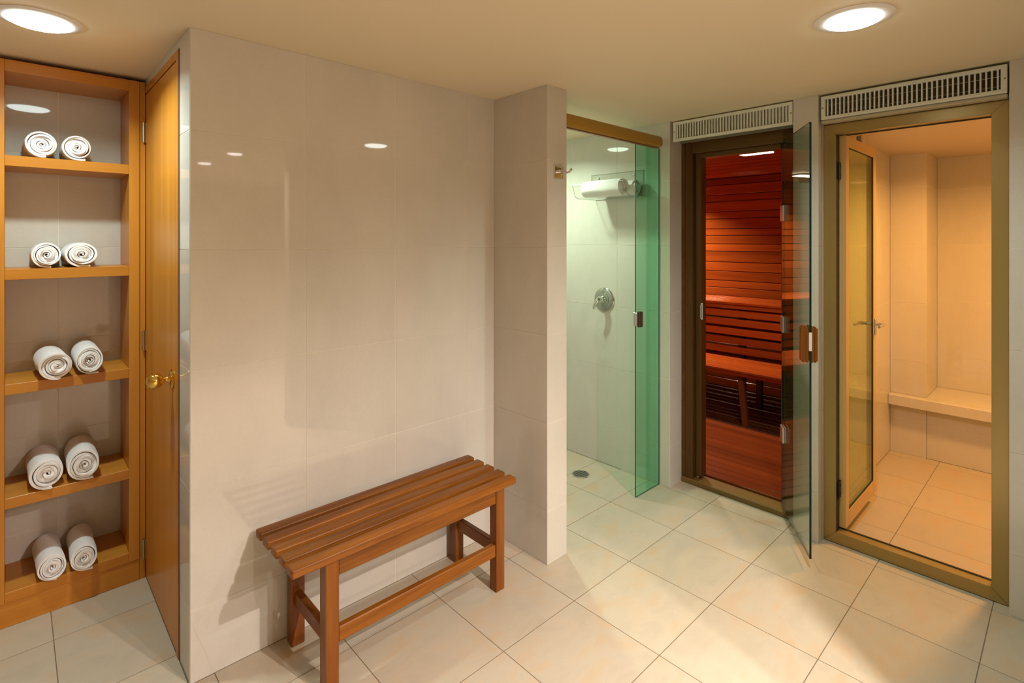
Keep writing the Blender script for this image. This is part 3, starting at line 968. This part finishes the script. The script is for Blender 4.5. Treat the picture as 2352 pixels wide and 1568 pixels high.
# ------------------------------------------------------------------ towels
def towel_mesh(rx, rz, L, turns, seed, start_dir=1, flap=0.03):
    """rolled towel, axis along +Y from y=0 (front) to L, resting on z=0; spiral seen at both ends"""
    rnd = random.Random(seed)
    N = int(26 * turns)
    ph = [rnd.uniform(0, 6.28) for _ in range(4)]
    r0 = 0.06
    cen = []
    for i in range(N + 1):
        t = i / N
        a = 2 * math.pi * turns * t
        rad = r0 + (1 - r0) * t
        wob = 1 + 0.035 * math.sin(2 * a * 0.5 + ph[0]) + 0.025 * math.sin(a * 1.37 + ph[1])
        # ends at the bottom (angle -90 deg) when t = 1
        ang = -math.pi / 2 + start_dir * (a - 2 * math.pi * turns)
        sq = 1.0
        cen.append([math.cos(ang) * rad * wob * sq, math.sin(ang) * rad * wob])
    # loose tail lying on the shelf
    last = cen[-1]
    tail = []
    for k in range(1, 6):
        tail.append([last[0] + start_dir * flap / rx * k / 5, last[1] + (0.0 if k < 4 else 0.015 * (k - 3))])
    cen = cen + tail
    pts = [(x_ * rx, z * rz) for x_, z in cen]
    ht = 0.5 * (min(rx, rz) * (1 - r0) / turns)
    ys = [0.0, 0.004, 0.012, 0.05, 0.12, 0.2, L - 0.012, L - 0.004, L]
    ys = [y for y in ys if y <= L]
    hs = {0.0: 0.74, 0.004: 0.95, 0.012: 1.0, L - 0.012: 1.0, L - 0.004: 0.95, L: 0.74}
    bm = bmesh.new()
    st_ = []
    M_ = len(pts)
    for yi, y in enumerate(ys):
        hh = ht * 1.01 * hs.get(y, 1.0)
        ins, outs = [], []
        for i in range(M_):
            a = Vector(pts[max(0, i - 1)]); b = Vector(pts[min(M_ - 1, i + 1)])
            t_ = (b - a)
            t_ = t_.normalized() if t_.length > 1e-9 else Vector((1, 0))
            n_ = Vector((t_.y, -t_.x)) * start_dir
            p = Vector(pts[i])
            # turns telescope a little, ends are uneven
            tt = i / M_
            endj = (0.006 * math.sin(5.1 * tt * turns + ph[2]) + 0.004 * math.sin(11 * tt * turns + ph[3])) if y < 0.03 else 0
            lw = 0.0012 * math.sin(40 * y + ph[1] + 9 * tt)
            outs.append(bm.verts.new((p.x + n_.x * (hh + lw), y + endj, p.y + n_.y * (hh + lw))))
            ins.append(bm.verts.new((p.x - n_.x * hh, y + endj, p.y - n_.y * hh)))
        st_.append((outs, ins))
    for (o0, i0), (o1, i1) in zip(st_, st_[1:]):
        for k in range(M_ - 1):
            bm.faces.new((o0[k], o0[k + 1], o1[k + 1], o1[k]))
            bm.faces.new((i0[k], i1[k], i1[k + 1], i0[k + 1]))
        bm.faces.new((o0[0], o1[0], i1[0], i0[0]))
        bm.faces.new((o0[-1], i0[-1], i1[-1], o1[-1]))
    for (o_, i_) in (st_[0], st_[-1]):
        for k in range(M_ - 1):
            bm.faces.new((o_[k], i_[k], i_[k + 1], o_[k + 1]))
    bmesh.ops.recalc_face_normals(bm, faces=bm.faces)
    zmin = min(v.co.z for v in bm.verts)
    bmesh.ops.translate(bm, verts=bm.verts, vec=(0, 0, -zmin))
    me = bpy.data.meshes.new('rolled_towel')
    bm.to_mesh(me)
    bm.free()
    me.materials.append(M['towel'])
    for p in me.polygons:
        p.use_smooth = True
    try:
        me.set_sharp_from_angle(angle=math.radians(50))
    except Exception:
        pass
    return me


def towel(loc, rot, rx, rz, L, turns, seed, label, group, sd=1, flap=0.03):
    o = bpy.data.objects.new('rolled_towel', towel_mesh(rx, rz, L, turns, seed, sd, flap))
    COL.objects.link(o)
    o.location = loc
    o.rotation_euler = (0, 0, rot)
    WORLD[o] = Vector(loc)
    return tag(o, label, 'towel', group)


# ------------------------------------------------------------------ towel shelf
YF = 2.847
sh = base('towel_shelf', (0.175, YF, 0), 'tall open beech shelf unit holding five pairs of rolled white towels', 'shelf')
xl0, xl1, xr0, xr1 = -0.064, -0.0225, 0.373, 0.4105
YB = 3.104
add('side_panel', B(xl0, xl1, YF, YB, 0.0945, 2.2105, 0.0012), M['beech_z'], sh)
add('side_panel', B(xr0, xr1, YF, YB, 0.0945, 2.2105, 0.0012), M['beech_z'], sh)
add('top_board', B(xl1 + 0.0003, xr0 - 0.0003, YF, YB, 2.164, 2.2105, 0.0012), M['beech_x'], sh)
add('filler_strip', B(xr1 + 0.0005, 0.4325, YF + 0.006, YF + 0.03, 0.0008, 2.2105, 0.0005), M['beech_z'], sh)
SZ = [1.838, 1.393, 0.945, 0.502]
for z in SZ:
    add('shelf', B(xl1 + 0.0003, xr0 - 0.0003, YF, YB, z - 0.0415, z, 0.0012), M['beech_x'], sh)
add('bottom_board', B(xl1 + 0.0003, xr0 - 0.0003, YF, YB, 0.0945, 0.1355, 0.0012), M['beech_x'], sh)
add('toe_kick', B(xl0, xr1, YF + 0.004, YB, 0.0005, 0.0942, 0.001), M['beech_x'], sh)

SG = 'rolled towels on the shelf unit'
rows = [(1.838, 'top shelf'), (1.393, 'second shelf from the top'), (0.945, 'middle shelf'), (0.502, 'second shelf from the bottom'), (0.1355, 'bottom board')]
#        (left x0, x1, yf, height), (right ...)
spec = [((0.034, 0.140, 2.855, 0.109, 1), (0.146, 0.246, 2.858, 0.106, 1)),
        ((0.054, 0.151, 2.862, 0.104, 1), (0.156, 0.268, 2.862, 0.105, 1)),
        ((0.078, 0.184, 2.805, 0.112, 1), (0.188, 0.283, 2.825, 0.118, 1)),
        ((0.050, 0.159, 2.845, 0.120, 1), (0.165, 0.276, 2.842, 0.130, 1)),
        ((0.071, 0.163, 2.826, 0.104, 1), (0.170, 0.262, 2.818, 0.106, 1))]
rots = [(0.02, -0.01), (0.0, 0.01), (0.06, 0.0), (0.03, -0.01), (0.05, 0.0)]
for k, ((z, shname), pairsp, rr) in enumerate(zip(rows, spec, rots)):
    for j, (x0, x1, yf, hh, sd) in enumerate(pairsp):
        turns = (5.3, 6.1, 5.6, 4.9, 6.4)[(k + 2 * j) % 5]
        rx = (x1 - x0) / 2 * 0.965
        towel(((x0 + x1) / 2, yf, z + 0.0003), rr[j], rx, hh / 2 * 0.93, 0.235, turns, 11 + k * 2 + j,
              'rolled white towel on the %s, the one %s' % (shname, 'farther from the door' if j == 0 else 'nearer the door'), SG, sd, 0.012 if j == 0 else 0.028)

towel((2.762, 1.925, 1.7845), 0.0, 0.049, 0.052, 0.30, 5.4, 51, 'rolled white towel at the front of the clear shower rack', 'rolled towels on the shower rack', 1, 0.0)
towel((2.862, 1.895, 1.7845), 0.0, 0.042, 0.050, 0.30, 5.0, 52, 'rolled white towel at the back of the clear shower rack, by the tiles', 'rolled towels on the shower rack', 1, 0.0)

# ------------------------------------------------------------------ wooden bench
bn = base('wooden_bench', (1.125, 1.85, 0), 'low slatted reddish teak bench standing against the beige tile wall', 'bench')
bx0, bx1 = 0.638, 1.610
ztop, zund = 0.470, 0.441


def slat_bm(x0, x1, y0, y1, z0, z1):
    bm = B(x0, x1, y0, y1, z0, z1)
    es = [e for e in bm.edges]
    bmesh.ops.bevel(bm, geom=es, offset=0.006, segments=3, affect='EDGES', profile=0.5)
    return bm


for k in range(5):
    y0 = 1.679 + 0.0745 * k * 0.985
    add('slat', slat_bm(bx0 + random.uniform(-0.002, 0.002), bx1 + random.uniform(-0.003, 0.003), y0, y0 + 0.0495, zund, ztop), M['teak_x'], bn, True)
for (x0, x1) in ((0.7515, 0.8), (1.505, 1.5535)):
    for (y0, y1) in ((1.696, 1.742), (1.984, 2.032)):
        add('leg', B(x0, x1, y0, y1, 0.0, zund - 0.0005, 0.003), M['teak_z'], bn)
for y0, y1 in ((1.700, 1.724), (2.0, 2.024)):
    add('apron', B(0.8003, 1.5047, y0, y1, 0.380, zund - 0.006, 0.002), M['teak_x'], bn)
add('stretcher', B(0.8003, 1.5047, 1.700, 1.726, 0.153, 0.204, 0.003), M['teak_x'], bn)
add('stretcher', B(0.762, 0.789, 1.7423, 1.9837, 0.150, 0.202, 0.003), M['teak_y'], bn)
add('stretcher', B(1.516, 1.543, 1.7423, 1.9837, 0.150, 0.202, 0.003), M['teak_y'], bn)

# ------------------------------------------------------------------ sauna benches
ub = base('sauna_bench', (5.0, 2.1, 0.0), 'upper red varnished sauna bench with slatted apron below it', 'bench')
x = 4.752
for k in range(7):
    add('slat', B(x, x + 0.064, sy0 + 0.001, sy1 - 0.001, 0.925, 0.949, 0.005, 2), M['cedar_seat'], ub)
    x += 0.0735
add('fascia', B(4.762, 4.785, sy0 + 0.001, sy1 - 0.001, 0.887, 0.9248, 0.003), M['cedar'], ub)
zz = 0.877
for k in range(5):
    add('apron_slat', B(4.778, 4.796, sy0 + 0.001, sy1 - 0.001, zz - 0.083 + 0.0185, zz - 0.004, 0.003), M['cedar'], ub)
    zz -= 0.0832
for y in (1.2, 2.05, 2.9):
    add('bearer', B(4.797, 4.85, y, y + 0.05, 0.0455, 0.9248), M['cedar_shade'], ub)
lb = base('sauna_bench', (4.53, 2.1, 0.0), 'lower red varnished sauna bench on a leaning post', 'bench')
x = 4.292
for k in range(7):
    add('slat', B(x, x + 0.060, sy0 + 0.001, sy1 - 0.001, 0.428, 0.450, 0.005, 2), M['cedar_seat'], lb)
    x += 0.0685
add('fascia', B(4.302, 4.326, sy0 + 0.001, sy1 - 0.001, 0.400, 0.4275, 0.003), M['cedar_seat'], lb)
# leaning post
bm = bmesh.new()
tp, bt = Vector((4.345, 1.885, 0.4275)), Vector((4.22, 1.79, 0.0455))
vs = []
for c in (bt, tp):
    vs.append([bm.verts.new(c + Vector((a, b, 0))) for a, b in ((-0.017, -0.022), (0.017, -0.022), (0.017, 0.022), (-0.017, 0.022))])
for k in range(4):
    bm.faces.new((vs[0][k], vs[0][(k + 1) % 4], vs[1][(k + 1) % 4], vs[1][k]))
bm.faces.new(vs[0]); bm.faces.new(vs[1])
bmesh.ops.recalc_face_normals(bm, faces=bm.faces)
add('post', bm, M['cedar_post'], lb)
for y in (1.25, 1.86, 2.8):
    add('post', B(4.70, 4.74, y, y + 0.045, 0.0455, 0.4275), M['cedar_shade'], lb)

# ------------------------------------------------------------------ steam bench
sbn = base('steam_bench', (4.77, 0.2, 0.345), 'beige tiled stone slab seat along the back of the steam room', 'bench')
bm = B(4.53, 4.594, -0.498, 0.9165, 0.3455, 0.4185, 0.004)
box(bm, 4.5941, 5.008, -0.498, 0.7085, 0.3455, 0.4185)
add('seat_slab', bm, M['tile'], sbn)
